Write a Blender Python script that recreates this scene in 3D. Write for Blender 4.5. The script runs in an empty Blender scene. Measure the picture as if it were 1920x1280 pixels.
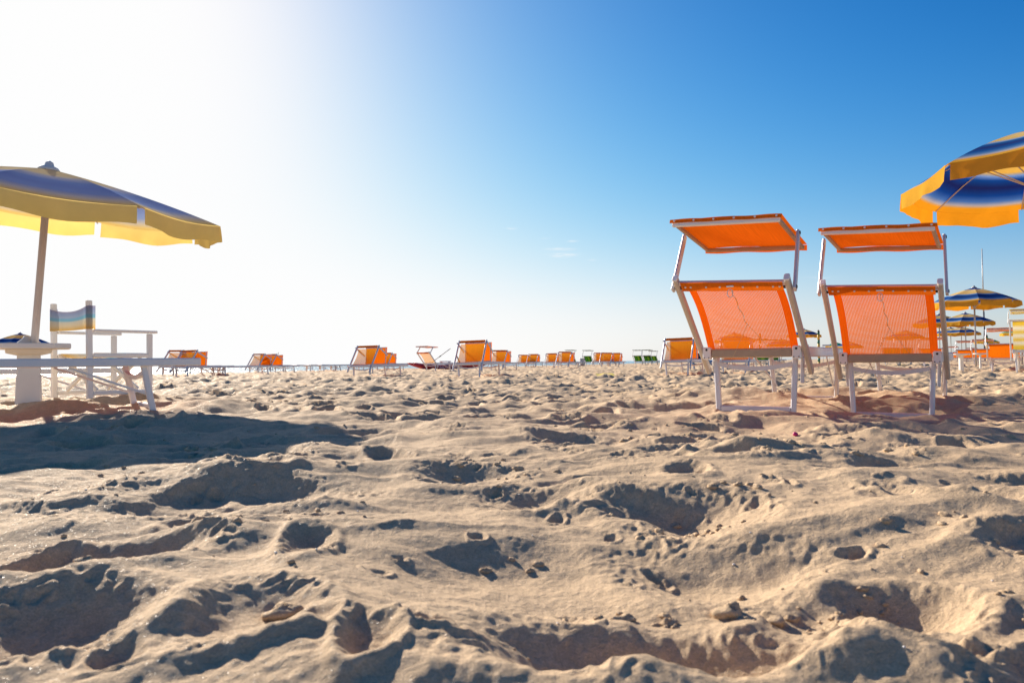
import bpy, math, random
import numpy as np
from mathutils import Vector, Matrix

R = math.radians
rng = np.random.default_rng(7)
random.seed(7)
scene = bpy.context.scene
col = scene.collection

# ------------------------------------------------------------------ camera, sky, sun, exposure
CAM_H = 0.341
FPX = 1450.0                       # focal length for a 1920 px wide frame
cam_d = bpy.data.cameras.new('camera')
cam_d.sensor_width = 36.0
cam_d.lens = FPX / 1920.0 * 36.0
cam_d.clip_start = 0.02
cam_d.clip_end = 60000.0
cam_d.dof.use_dof = True
cam_d.dof.focus_distance = 4.6
cam_d.dof.aperture_fstop = 9.0
cam = bpy.data.objects.new('camera', cam_d)
col.objects.link(cam)
cam.matrix_world = (Matrix.Translation((0, 0, CAM_H))
                    @ Matrix.Rotation(R(90) + math.atan(39.0 / FPX), 4, 'X')
                    @ Matrix.Rotation(-0.0119, 4, 'Z'))
scene.camera = cam

SUN_AZ, SUN_EL = R(-34.0), R(25.0)
SUN = Vector((math.sin(SUN_AZ) * math.cos(SUN_EL), math.cos(SUN_AZ) * math.cos(SUN_EL), math.sin(SUN_EL)))
world = bpy.data.worlds.new('World')
scene.world = world
world.use_nodes = True
wn, wl = world.node_tree.nodes, world.node_tree.links
wn.clear()
w_out = wn.new('ShaderNodeOutputWorld')
w_bg = wn.new('ShaderNodeBackground')
w_sky = wn.new('ShaderNodeTexSky')
w_sky.sky_type = 'NISHITA'
w_sky.sun_disc = False
w_sky.sun_elevation = SUN_EL
w_sky.sun_rotation = SUN_AZ
w_sky.altitude = 0.0
w_sky.air_density = 0.7
w_sky.dust_density = 0.7
w_sky.ozone_density = 2.0
w_bg.inputs['Strength'].default_value = 0.12
# the photograph's deep, contrasty blue: same sky, steeper response and fuller colour
def wnode(t, **kw):
    q = wn.new(t)
    for k_, v_ in kw.items(): setattr(q, k_, v_)
    return q
w_mul = wnode('ShaderNodeVectorMath', operation='SCALE'); w_mul.inputs['Scale'].default_value = 1.0
w_gam = wnode('ShaderNodeGamma'); w_gam.inputs['Gamma'].default_value = 1.8
w_bw = wnode('ShaderNodeRGBToBW')
w_sat = wnode('ShaderNodeMix', data_type='RGBA', clamp_factor=False); w_sat.inputs[0].default_value = 1.6
w_max = wnode('ShaderNodeVectorMath', operation='MAXIMUM')
wl.new(w_sky.outputs['Color'], w_mul.inputs[0])
wl.new(w_mul.outputs[0], w_gam.inputs['Color'])
wl.new(w_gam.outputs[0], w_bw.inputs[0])
wl.new(w_bw.outputs[0], w_sat.inputs[6]); wl.new(w_gam.outputs[0], w_sat.inputs[7])
wl.new(w_sat.outputs[2], w_max.inputs[0])
# pale sea haze towards the horizon, all the way round
w_tc = wnode('ShaderNodeTexCoord')
w_sep = wnode('ShaderNodeSeparateXYZ'); wl.new(w_tc.outputs['Generated'], w_sep.inputs[0])
w_el = wnode('ShaderNodeMath', operation='MAXIMUM'); w_el.inputs[1].default_value = 0.0
wl.new(w_sep.outputs[2], w_el.inputs[0])
w_e1 = wnode('ShaderNodeMath', operation='MULTIPLY'); w_e1.inputs[1].default_value = -1 / 0.12
wl.new(w_el.outputs[0], w_e1.inputs[0])
w_e2 = wnode('ShaderNodeMath', operation='EXPONENT'); wl.new(w_e1.outputs[0], w_e2.inputs[0])
w_e3 = wnode('ShaderNodeMath', operation='MULTIPLY'); w_e3.inputs[1].default_value = 0.85
wl.new(w_e2.outputs[0], w_e3.inputs[0])
w_bw2 = wnode('ShaderNodeRGBToBW'); wl.new(w_max.outputs[0], w_bw2.inputs[0])
w_tint = wnode('ShaderNodeVectorMath', operation='SCALE'); w_tint.inputs[0].default_value = (1.0, 1.0, 1.04)
wl.new(w_bw2.outputs[0], w_tint.inputs['Scale'])
w_hz = wnode('ShaderNodeMix', data_type='RGBA')
wl.new(w_e3.outputs[0], w_hz.inputs[0]); wl.new(w_max.outputs[0], w_hz.inputs[6]); wl.new(w_tint.outputs[0], w_hz.inputs[7])
# soft shoulder towards white, as the camera records the bright air round the sun
w_s1 = wnode('ShaderNodeVectorMath', operation='SCALE'); w_s1.inputs['Scale'].default_value = -0.0625
wl.new(w_hz.outputs[2], w_s1.inputs[0])
w_s2 = wnode('ShaderNodeVectorMath', operation='POWER'); w_s2.inputs[0].default_value = (math.e, math.e, math.e)
wl.new(w_s1.outputs[0], w_s2.inputs[1])
w_s3 = wnode('ShaderNodeVectorMath', operation='SUBTRACT'); w_s3.inputs[0].default_value = (1, 1, 1)
wl.new(w_s2.outputs[0], w_s3.inputs[1])
w_s4 = wnode('ShaderNodeVectorMath', operation='SCALE'); w_s4.inputs['Scale'].default_value = 4.74
wl.new(w_s3.outputs[0], w_s4.inputs[0])
# a few thin streaks of cloud over the sea
w_dv = wnode('ShaderNodeMath', operation='MAXIMUM'); w_dv.inputs[1].default_value = 0.05
wl.new(w_sep.outputs[1], w_dv.inputs[0])
w_qx = wnode('ShaderNodeMath', operation='DIVIDE'); wl.new(w_sep.outputs[0], w_qx.inputs[0]); wl.new(w_dv.outputs[0], w_qx.inputs[1])
w_qz = wnode('ShaderNodeMath', operation='DIVIDE'); wl.new(w_sep.outputs[2], w_qz.inputs[0]); wl.new(w_dv.outputs[0], w_qz.inputs[1])
w_q = wnode('ShaderNodeCombineXYZ'); wl.new(w_qx.outputs[0], w_q.inputs[0]); wl.new(w_qz.outputs[0], w_q.inputs[1])
w_sum = None
for (cx_, cz_, sx_, sz_, am_) in ((0.001, .1735, .006, .0016, .5), (.058, .146, .011, .0018, .6), (.074, .1455, .009, .0016, .5), (.067, .138, .016, .0024, .9),
                                  (.080, .156, .007, .0014, .45), (.045, .160, .006, .0014, .25), (.105, .1315, .006, .0014, .35), (.40, .105, .02, .0022, .18), (-.03, .10, .09, .003, .10), (.05, .08, .12, .004, .10)):
    a_ = wnode('ShaderNodeVectorMath', operation='SUBTRACT'); a_.inputs[1].default_value = (cx_, cz_, 0); wl.new(w_q.outputs[0], a_.inputs[0])
    b_ = wnode('ShaderNodeVectorMath', operation='MULTIPLY'); b_.inputs[1].default_value = (1 / sx_, 1 / sz_, 0); wl.new(a_.outputs[0], b_.inputs[0])
    c_ = wnode('ShaderNodeVectorMath', operation='DOT_PRODUCT'); wl.new(b_.outputs[0], c_.inputs[0]); wl.new(b_.outputs[0], c_.inputs[1])
    d_ = wnode('ShaderNodeMath', operation='MULTIPLY'); d_.inputs[1].default_value = -1.0; wl.new(c_.outputs['Value'], d_.inputs[0])
    e_ = wnode('ShaderNodeMath', operation='EXPONENT'); wl.new(d_.outputs[0], e_.inputs[0])
    f_ = wnode('ShaderNodeMath', operation='MULTIPLY'); f_.inputs[1].default_value = am_; wl.new(e_.outputs[0], f_.inputs[0])
    if w_sum is None:
        w_sum = f_
    else:
        g_ = wnode('ShaderNodeMath', operation='ADD'); wl.new(w_sum.outputs[0], g_.inputs[0]); wl.new(f_.outputs[0], g_.inputs[1]); w_sum = g_
w_nm = wnode('ShaderNodeMapping'); w_nm.inputs['Scale'].default_value = (70, 70, 700); wl.new(w_tc.outputs['Generated'], w_nm.inputs['Vector'])
w_nz = wnode('ShaderNodeTexNoise'); w_nz.inputs['Scale'].default_value = 1.0; w_nz.inputs['Detail'].default_value = 4; wl.new(w_nm.outputs[0], w_nz.inputs['Vector'])
w_nr = wnode('ShaderNodeMapRange'); w_nr.inputs[1].default_value = 0.35; w_nr.inputs[2].default_value = 0.7; wl.new(w_nz.outputs['Fac'], w_nr.inputs[0])
w_cf = wnode('ShaderNodeMath', operation='MULTIPLY', use_clamp=True); wl.new(w_sum.outputs[0], w_cf.inputs[0]); wl.new(w_nr.outputs[0], w_cf.inputs[1])
w_cl = wnode('ShaderNodeMix', data_type='RGBA'); w_cl.inputs[7].default_value = (4.7, 4.7, 4.7, 1)
wl.new(w_cf.outputs[0], w_cl.inputs[0]); wl.new(w_s4.outputs[0], w_cl.inputs[6])
wl.new(w_cl.outputs[2], w_bg.inputs['Color'])
wl.new(w_bg.outputs['Background'], w_out.inputs['Surface'])

sun_d = bpy.data.lights.new('sun', 'SUN')
sun_d.energy = 5.0
sun_d.angle = R(0.55)
sun_d.color = (1.0, 0.90, 0.76)
sun = bpy.data.objects.new('sun', sun_d)
col.objects.link(sun)
sun.rotation_euler = SUN.to_track_quat('Z', 'Y').to_euler()
sun.location = SUN * 60

scene.view_settings.view_transform = 'Standard'
scene.view_settings.look = 'None'
scene.view_settings.exposure = 0.80
scene.view_settings.gamma = 1.0
scene.render.engine = 'CYCLES'
scene.cycles.use_denoising = True
scene.cycles.max_bounces = 8
scene.cycles.transparent_max_bounces = 24
scene.cycles.sample_clamp_indirect = 6.0

# ------------------------------------------------------------------ materials
def new_mat(name):
    m = bpy.data.materials.new(name)
    m.use_nodes = True
    return m, m.node_tree.nodes, m.node_tree.links

def noise_node(n, l, scale, detail=3, coord='Object', rough=0.55):
    tc = n.new('ShaderNodeTexCoord')
    t = n.new('ShaderNodeTexNoise')
    t.inputs['Scale'].default_value = scale
    t.inputs['Detail'].default_value = detail
    t.inputs['Roughness'].default_value = rough
    l.new(tc.outputs[coord], t.inputs['Vector'])
    return t

def mix_col(n, l, fac, a, b):
    m = n.new('ShaderNodeMix')
    m.data_type = 'RGBA'
    if fac is not None:
        l.new(fac, m.inputs[0])
    for i, c in ((6, a), (7, b)):
        if isinstance(c, tuple):
            m.inputs[i].default_value = (*c, 1)
        else:
            l.new(c, m.inputs[i])
    return m

def plain(name, colr, rough=0.5, metal=0.0, var=0.12, scale=9.0, bump=0.0, spec=0.5):
    m, n, l = new_mat(name)
    b = n['Principled BSDF']
    t = noise_node(n, l, scale, 4)
    dark = tuple(c * (1 - var) for c in colr)
    lite = tuple(min(1, c * (1 + var * 0.6)) for c in colr)
    mx = mix_col(n, l, t.outputs['Fac'], dark, lite)
    l.new(mx.outputs[2], b.inputs['Base Color'])
    b.inputs['Roughness'].default_value = rough
    b.inputs['Metallic'].default_value = metal
    b.inputs['Specular IOR Level'].default_value = spec
    if bump:
        bp = n.new('ShaderNodeBump')
        bp.inputs['Strength'].default_value = bump
        bp.inputs['Distance'].default_value = 0.004
        t2 = noise_node(n, l, scale * 12, 3)
        l.new(t2.outputs['Fac'], bp.inputs['Height'])
        l.new(bp.outputs['Normal'], b.inputs['Normal'])
    return m

def cloth_shader(n, l, colour, trans, tint=None, deep=1.25):
    """woven cloth: reflects on the lit side and glows through on the other"""
    d = n.new('ShaderNodeBsdfDiffuse')
    t = n.new('ShaderNodeBsdfTranslucent')
    mx = n.new('ShaderNodeMixShader')
    mx.inputs[0].default_value = trans
    if isinstance(colour, tuple):
        d.inputs[0].default_value = (*colour, 1)
        t.inputs[0].default_value = (*(tint or colour), 1)
    else:
        l.new(colour, d.inputs[0])
        gm = n.new('ShaderNodeGamma'); gm.inputs['Gamma'].default_value = deep   # dye filters twice on the way through
        l.new(colour, gm.inputs[0])
        l.new(gm.outputs[0], t.inputs[0])
    l.new(d.outputs[0], mx.inputs[1])
    l.new(t.outputs[0], mx.inputs[2])
    return mx

def cloth(name, colr, trans=0.45, open_frac=0.0, streak=0.26):
    m, n, l = new_mat(name)
    n.remove(n['Principled BSDF'])
    out = n['Material Output']
    t = noise_node(n, l, 1.0, 3)
    mp = n.new('ShaderNodeMapping')
    mp.inputs['Scale'].default_value = (5, 240, 5)
    l.new(t.inputs['Vector'].links[0].from_socket, mp.inputs['Vector'])
    l.new(mp.outputs[0], t.inputs['Vector'])
    mx = mix_col(n, l, t.outputs['Fac'], tuple(c * (1 - streak) for c in colr), tuple(min(1, c * (1 + streak)) for c in colr))
    sh = cloth_shader(n, l, mx.outputs[2], trans)
    if open_frac:
        tr = n.new('ShaderNodeBsdfTransparent')
        m2 = n.new('ShaderNodeMixShader')
        m2.inputs[0].default_value = open_frac
        l.new(sh.outputs[0], m2.inputs[1])
        l.new(tr.outputs[0], m2.inputs[2])
        sh = m2
    l.new(sh.outputs[0], out.inputs['Surface'])
    return m

def mesh_cloth(name, colr, period, thread, trans=0.4):
    """open weave: threads with see-through holes, laid out in metres on the sheet's UV"""
    m, n, l = new_mat(name)
    n.remove(n['Principled BSDF'])
    out = n['Material Output']
    uv = n.new('ShaderNodeUVMap')
    sep = n.new('ShaderNodeSeparateXYZ')
    l.new(uv.outputs[0], sep.inputs[0])
    masks = []
    for ax, th in ((0, thread), (1, thread)):
        a = n.new('ShaderNodeMath'); a.operation = 'DIVIDE'; a.inputs[1].default_value = period
        l.new(sep.outputs[ax], a.inputs[0])
        f = n.new('ShaderNodeMath'); f.operation = 'FRACT'
        l.new(a.outputs[0], f.inputs[0])
        c = n.new('ShaderNodeMath'); c.operation = 'LESS_THAN'; c.inputs[1].default_value = th
        l.new(f.outputs[0], c.inputs[0])
        masks.append(c)
    mxm = n.new('ShaderNodeMath'); mxm.operation = 'MAXIMUM'
    l.new(masks[0].outputs[0], mxm.inputs[0]); l.new(masks[1].outputs[0], mxm.inputs[1])
    t = noise_node(n, l, 3.0, 3)
    cm = mix_col(n, l, t.outputs['Fac'], tuple(c * 0.82 for c in colr), tuple(min(1, c * 1.15) for c in colr))
    sh = cloth_shader(n, l, cm.outputs[2], trans)
    tr = n.new('ShaderNodeBsdfTransparent')
    mm = n.new('ShaderNodeMixShader')
    l.new(mxm.outputs[0], mm.inputs[0])
    l.new(tr.outputs[0], mm.inputs[1])
    l.new(sh.outputs[0], mm.inputs[2])
    l.new(mm.outputs[0], out.inputs['Surface'])
    return m

def striped_cloth(name, stops, trans=0.45, axis=1, deep=1.25):
    m, n, l = new_mat(name)
    n.remove(n['Principled BSDF'])
    out = n['Material Output']
    uv = n.new('ShaderNodeUVMap')
    sep = n.new('ShaderNodeSeparateXYZ')
    l.new(uv.outputs[0], sep.inputs[0])
    rp = n.new('ShaderNodeValToRGB')
    e = rp.color_ramp.elements
    e[0].position, e[0].color = stops[0][0], (*stops[0][1], 1)
    e[1].position, e[1].color = stops[-1][0], (*stops[-1][1], 1)
    for p, c in stops[1:-1]:
        k = e.new(p); k.color = (*c, 1)
    l.new(sep.outputs[axis], rp.inputs[0])
    t = noise_node(n, l, 6.0, 4)
    br = n.new('ShaderNodeMapRange')
    br.inputs[3].default_value = 0.86; br.inputs[4].default_value = 1.08
    l.new(t.outputs['Fac'], br.inputs[0])
    ml = n.new('ShaderNodeVectorMath'); ml.operation = 'SCALE'
    l.new(rp.outputs[0], ml.inputs[0]); l.new(br.outputs[0], ml.inputs['Scale'])
    sh = cloth_shader(n, l, ml.outputs[0], trans, deep=deep)
    l.new(sh.outputs[0], out.inputs['Surface'])
    return m

M = {}
M['alu'] = plain('painted_aluminium', (0.66, 0.65, 0.68), 0.5, 0.45, 0.10, 14, 0.05)
M['tan_bar'] = plain('bounce_tinted_bar', (0.40, 0.32, 0.23), 0.5, 0.15, 0.18, 20, 0.08)  # warm bounce off sand and orange cloth put into the bar colour
M['rail_tan'] = plain('bounce_tinted_rail', (0.55, 0.49, 0.42), 0.5, 0.2, 0.2, 12, 0.06)  # shaded aluminium: light off the warm sand painted into the back rails' tan
M['white'] = plain('white_paint', (0.84, 0.82, 0.79), 0.5, 0.0, 0.12, 7, 0.08)
M['concrete'] = plain('white_resin', (0.80, 0.76, 0.70), 0.6, 0.0, 0.14, 6, 0.12)
M['dark'] = plain('dark_bolt', (0.04, 0.035, 0.035), 0.45, 0.3)
M['rivet'] = plain('pale_rivet', (0.72, 0.68, 0.66), 0.4)
M['cord'] = plain('tan_cord', (0.55, 0.42, 0.26), 0.8)
M['cord_white'] = plain('white_cord', (0.75, 0.72, 0.68), 0.8)
M['orange'] = cloth('orange_canvas', (0.83, 0.185, 0.014), 0.45)
M['orange_bed'] = cloth('orange_bed_weave', (0.80, 0.20, 0.02), 0.10, 0.34)
M['orange_hem'] = cloth('orange_hem_canvas', (0.74, 0.20, 0.018), 0.32)
M['orange_band'] = cloth('orange_side_band', (0.80, 0.15, 0.010), 0.38)
M['mesh'] = mesh_cloth('orange_open_weave', (0.85, 0.25, 0.028), 0.0085, 0.60)
M['far_mesh'] = cloth('orange_far_weave', (0.86, 0.43, 0.04), 0.50, 0.28)
M['far_panel'] = cloth('orange_far_panel', (0.85, 0.23, 0.012), 0.48)
M['green'] = striped_cloth('green_striped_canvas', [(0.0, (0.05, 0.20, 0.025)), (0.2, (0.02, 0.09, 0.015)), (0.45, (0.18, 0.30, 0.03)), (0.6, (0.025, 0.12, 0.015)), (0.8, (0.08, 0.22, 0.03)), (1.0, (0.02, 0.08, 0.015))], 0.35, 0)
M['navy'] = cloth('navy_canvas', (0.02, 0.035, 0.09), 0.3)
M['blue_bar'] = plain('blue_bar', (0.05, 0.22, 0.50), 0.4)
M['pole_grey'] = plain('grey_pole', (0.50, 0.48, 0.46), 0.45, 0.3)
M['pole_brown'] = plain('weathered_pole', (0.60, 0.52, 0.46), 0.55, 0.1, 0.15, 8, 0.1)
M['dark_pole'] = plain('dark_steel_pole', (0.10, 0.12, 0.15), 0.5, 0.3)
M['green_paint'] = plain('green_paint', (0.02, 0.17, 0.11), 0.5)
M['yellow_paint'] = plain('yellow_paint', (0.72, 0.42, 0.05), 0.5)
M['teal_paint'] = plain('teal_paint', (0.03, 0.30, 0.27), 0.5)
M['red_hull'] = plain('red_hull', (0.45, 0.012, 0.03), 0.4, 0, 0.15, 2)
M['letter'] = plain('pale_lettering', (0.8, 0.75, 0.74), 0.6)
M['brown'] = plain('brown_wood', (0.16, 0.07, 0.04), 0.6)
M['oar'] = plain('oar_wood', (0.42, 0.37, 0.33), 0.6)
M['grey_box'] = plain('grey_bin', (0.46, 0.46, 0.50), 0.6, 0, 0.2, 8)
M['yellow_mat'] = plain('yellow_plastic', (0.85, 0.62, 0.06), 0.5, 0, 0.1, 12)
M['pink'] = plain('magenta_plastic', (0.60, 0.02, 0.16), 0.4)
M['orange_peel'] = plain('orange_peel', (0.80, 0.30, 0.02), 0.5)
M['sign'] = plain('sign_board', (0.62, 0.64, 0.72), 0.5)
M['sign_text'] = plain('sign_ink', (0.08, 0.10, 0.25), 0.5)
M['shell'] = plain('shell', (0.80, 0.78, 0.76), 0.3)
YEL = (0.80, 0.46, 0.06); CRM = (0.80, 0.66, 0.36); BLU = (0.015, 0.10, 0.42); LBL = (0.30, 0.46, 0.75); PAL = (0.72, 0.74, 0.72)
VS = 1.2
M['umbrella'] = striped_cloth('striped_parasol_canvas', [(0.0, BLU), (0.17 / VS, BLU), (0.22 / VS, CRM), (0.53 / VS, (0.80, 0.58, 0.20)), (0.575 / VS, LBL), (0.62 / VS, (0.02, 0.15, 0.45)), (0.71 / VS, (0.035, 0.06, 0.24)), (0.80 / VS, (0.02, 0.13, 0.42)), (0.87 / VS, (0.14, 0.30, 0.58)), (0.915 / VS, (0.55, 0.53, 0.56)), (0.945 / VS, YEL), (1.0, YEL)], 0.45, deep=1.9)
M['umbrella_flare_wash'] = striped_cloth('flare_washed_parasol_canvas', [(0.0, CRM), (0.34 / VS, (0.82, 0.70, 0.42)), (0.42 / VS, (0.55, 0.58, 0.66)), (0.54 / VS, (0.26, 0.37, 0.66)), (0.68 / VS, (0.27, 0.37, 0.68)), (0.80 / VS, (0.34, 0.46, 0.74)), (0.90 / VS, (0.74, 0.70, 0.58)), (0.97 / VS, (0.92, 0.72, 0.28)), (1.0, (0.92, 0.70, 0.22))], 0.36, deep=1.2)  # left parasol: stripe colours lightened to paint in the lens-flare wash
TEA = (0.02, 0.33, 0.27); GRN = (0.03, 0.22, 0.12)
M['umbrella_green'] = striped_cloth('green_parasol_canvas', [(0.0, GRN), (0.35 / VS, (0.10, 0.36, 0.14)), (0.55 / VS, TEA), (0.85 / VS, TEA), (0.92 / VS, YEL), (1.0, YEL)], 0.42)
M['director'] = striped_cloth('director_canvas', [(0.0, (0.72, 0.45, 0.12)), (0.25, (0.66, 0.56, 0.38)), (0.45, (0.58, 0.56, 0.48)), (0.5, (0.24, 0.46, 0.55)), (0.62, (0.24, 0.44, 0.58)), (0.66, (0.36, 0.44, 0.56)), (0.85, (0.30, 0.36, 0.52)), (1.0, (0.36, 0.35, 0.46))], 0.35)
M['yellow_stripe'] = striped_cloth('yellow_white_canvas', [(0.0, (0.80, 0.58, 0.08)), (0.12, (0.82, 0.62, 0.12)), (0.22, (0.85, 0.82, 0.70)), (0.32, (0.80, 0.58, 0.08)), (0.45, (0.85, 0.82, 0.70)), (0.56, (0.80, 0.58, 0.08)), (0.70, (0.85, 0.82, 0.70)), (0.82, (0.80, 0.58, 0.08)), (1.0, (0.80, 0.58, 0.10))], 0.45)

def sand_material():
    m, n, l = new_mat('dry_sand')
    b = n['Principled BSDF']
    big = noise_node(n, l, 1.7, 5)
    mid = noise_node(n, l, 38.0, 5, rough=0.65)
    grain = noise_node(n, l, 430.0, 4, rough=0.8)
    c1 = mix_col(n, l, big.outputs['Fac'], (0.555, 0.392, 0.240), (0.670, 0.485, 0.305))
    mr = n.new('ShaderNodeMapRange')
    mr.inputs[1].default_value = 0.3; mr.inputs[2].default_value = 0.7
    mr.inputs[3].default_value = 0.86; mr.inputs[4].default_value = 1.10
    l.new(mid.outputs['Fac'], mr.inputs[0])
    gr = n.new('ShaderNodeMapRange')
    gr.inputs[1].default_value = 0.25; gr.inputs[2].default_value = 0.75
    gr.inputs[3].default_value = 0.62; gr.inputs[4].default_value = 1.34
    l.new(grain.outputs['Fac'], gr.inputs[0])
    clump = noise_node(n, l, 150.0, 4, rough=0.7)
    cl = n.new('ShaderNodeMapRange')
    cl.inputs[1].default_value = 0.3; cl.inputs[2].default_value = 0.7
    cl.inputs[3].default_value = 0.84; cl.inputs[4].default_value = 1.12
    l.new(clump.outputs['Fac'], cl.inputs[0])
    m0 = n.new('ShaderNodeMath'); m0.operation = 'MULTIPLY'
    l.new(mr.outputs[0], m0.inputs[0]); l.new(cl.outputs[0], m0.inputs[1])
    mm = n.new('ShaderNodeMath'); mm.operation = 'MULTIPLY'
    l.new(m0.outputs[0], mm.inputs[0]); l.new(gr.outputs[0], mm.inputs[1])
    sc = n.new('ShaderNodeVectorMath'); sc.operation = 'SCALE'
    l.new(c1.outputs[2], sc.inputs[0]); l.new(mm.outputs[0], sc.inputs['Scale'])
    l.new(sc.outputs[0], b.inputs['Base Color'])
    # scattered quartz grains catch the sun
    tc = n.new('ShaderNodeTexCoord')
    vo = n.new('ShaderNodeTexVoronoi'); vo.inputs['Scale'].default_value = 620.0
    l.new(tc.outputs['Object'], vo.inputs['Vector'])
    sp = n.new('ShaderNodeSeparateColor')
    l.new(vo.outputs['Color'], sp.inputs[0])
    gt = n.new('ShaderNodeMath'); gt.operation = 'GREATER_THAN'; gt.inputs[1].default_value = 0.982
    l.new(sp.outputs[0], gt.inputs[0])
    ro = n.new('ShaderNodeMapRange'); ro.inputs[3].default_value = 0.85; ro.inputs[4].default_value = 0.36
    l.new(gt.outputs[0], ro.inputs[0])
    l.new(ro.outputs[0], b.inputs['Roughness'])
    b.inputs['Specular IOR Level'].default_value = 0.2
    bp1 = n.new('ShaderNodeBump'); bp1.inputs['Strength'].default_value = 0.55; bp1.inputs['Distance'].default_value = 0.0022
    l.new(grain.outputs['Fac'], bp1.inputs['Height'])
    bp2 = n.new('ShaderNodeBump'); bp2.inputs['Strength'].default_value = 0.5; bp2.inputs['Distance'].default_value = 0.010
    l.new(mid.outputs['Fac'], bp2.inputs['Height'])
    bp3 = n.new('ShaderNodeBump'); bp3.inputs['Strength'].default_value = 0.6; bp3.inputs['Distance'].default_value = 0.0045
    l.new(clump.outputs['Fac'], bp3.inputs['Height'])
    l.new(bp2.outputs['Normal'], bp3.inputs['Normal'])
    l.new(bp3.outputs['Normal'], bp1.inputs['Normal'])
    l.new(bp1.outputs['Normal'], b.inputs['Normal'])
    return m
M['sand'] = sand_material()

def sea_material():
    m, n, l = new_mat('sea_water')
    b = n['Principled BSDF']
    b.inputs['Base Color'].default_value = (0.26, 0.42, 0.48, 1)
    b.inputs['Roughness'].default_value = 0.22
    b.inputs['IOR'].default_value = 1.33
    tc = n.new('ShaderNodeTexCoord')
    mp = n.new('ShaderNodeMapping'); mp.inputs['Scale'].default_value = (0.5, 0.9, 1)
    mp.inputs['Rotation'].default_value = (0, 0, R(22))
    l.new(tc.outputs['Object'], mp.inputs['Vector'])
    t = n.new('ShaderNodeTexNoise'); t.inputs['Scale'].default_value = 1.6; t.inputs['Detail'].default_value = 6
    l.new(mp.outputs[0], t.inputs['Vector'])
    bp = n.new('ShaderNodeBump'); bp.inputs['Strength'].default_value = 1.0; bp.inputs['Distance'].default_value = 0.6
    l.new(t.outputs['Fac'], bp.inputs['Height'])
    l.new(bp.outputs['Normal'], b.inputs['Normal'])
    return m
M['sea'] = sea_material()

# ------------------------------------------------------------------ mesh helpers
def unit(v):
    return v.normalized() if v.length > 1e-9 else Vector((0, 0, 1))

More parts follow.
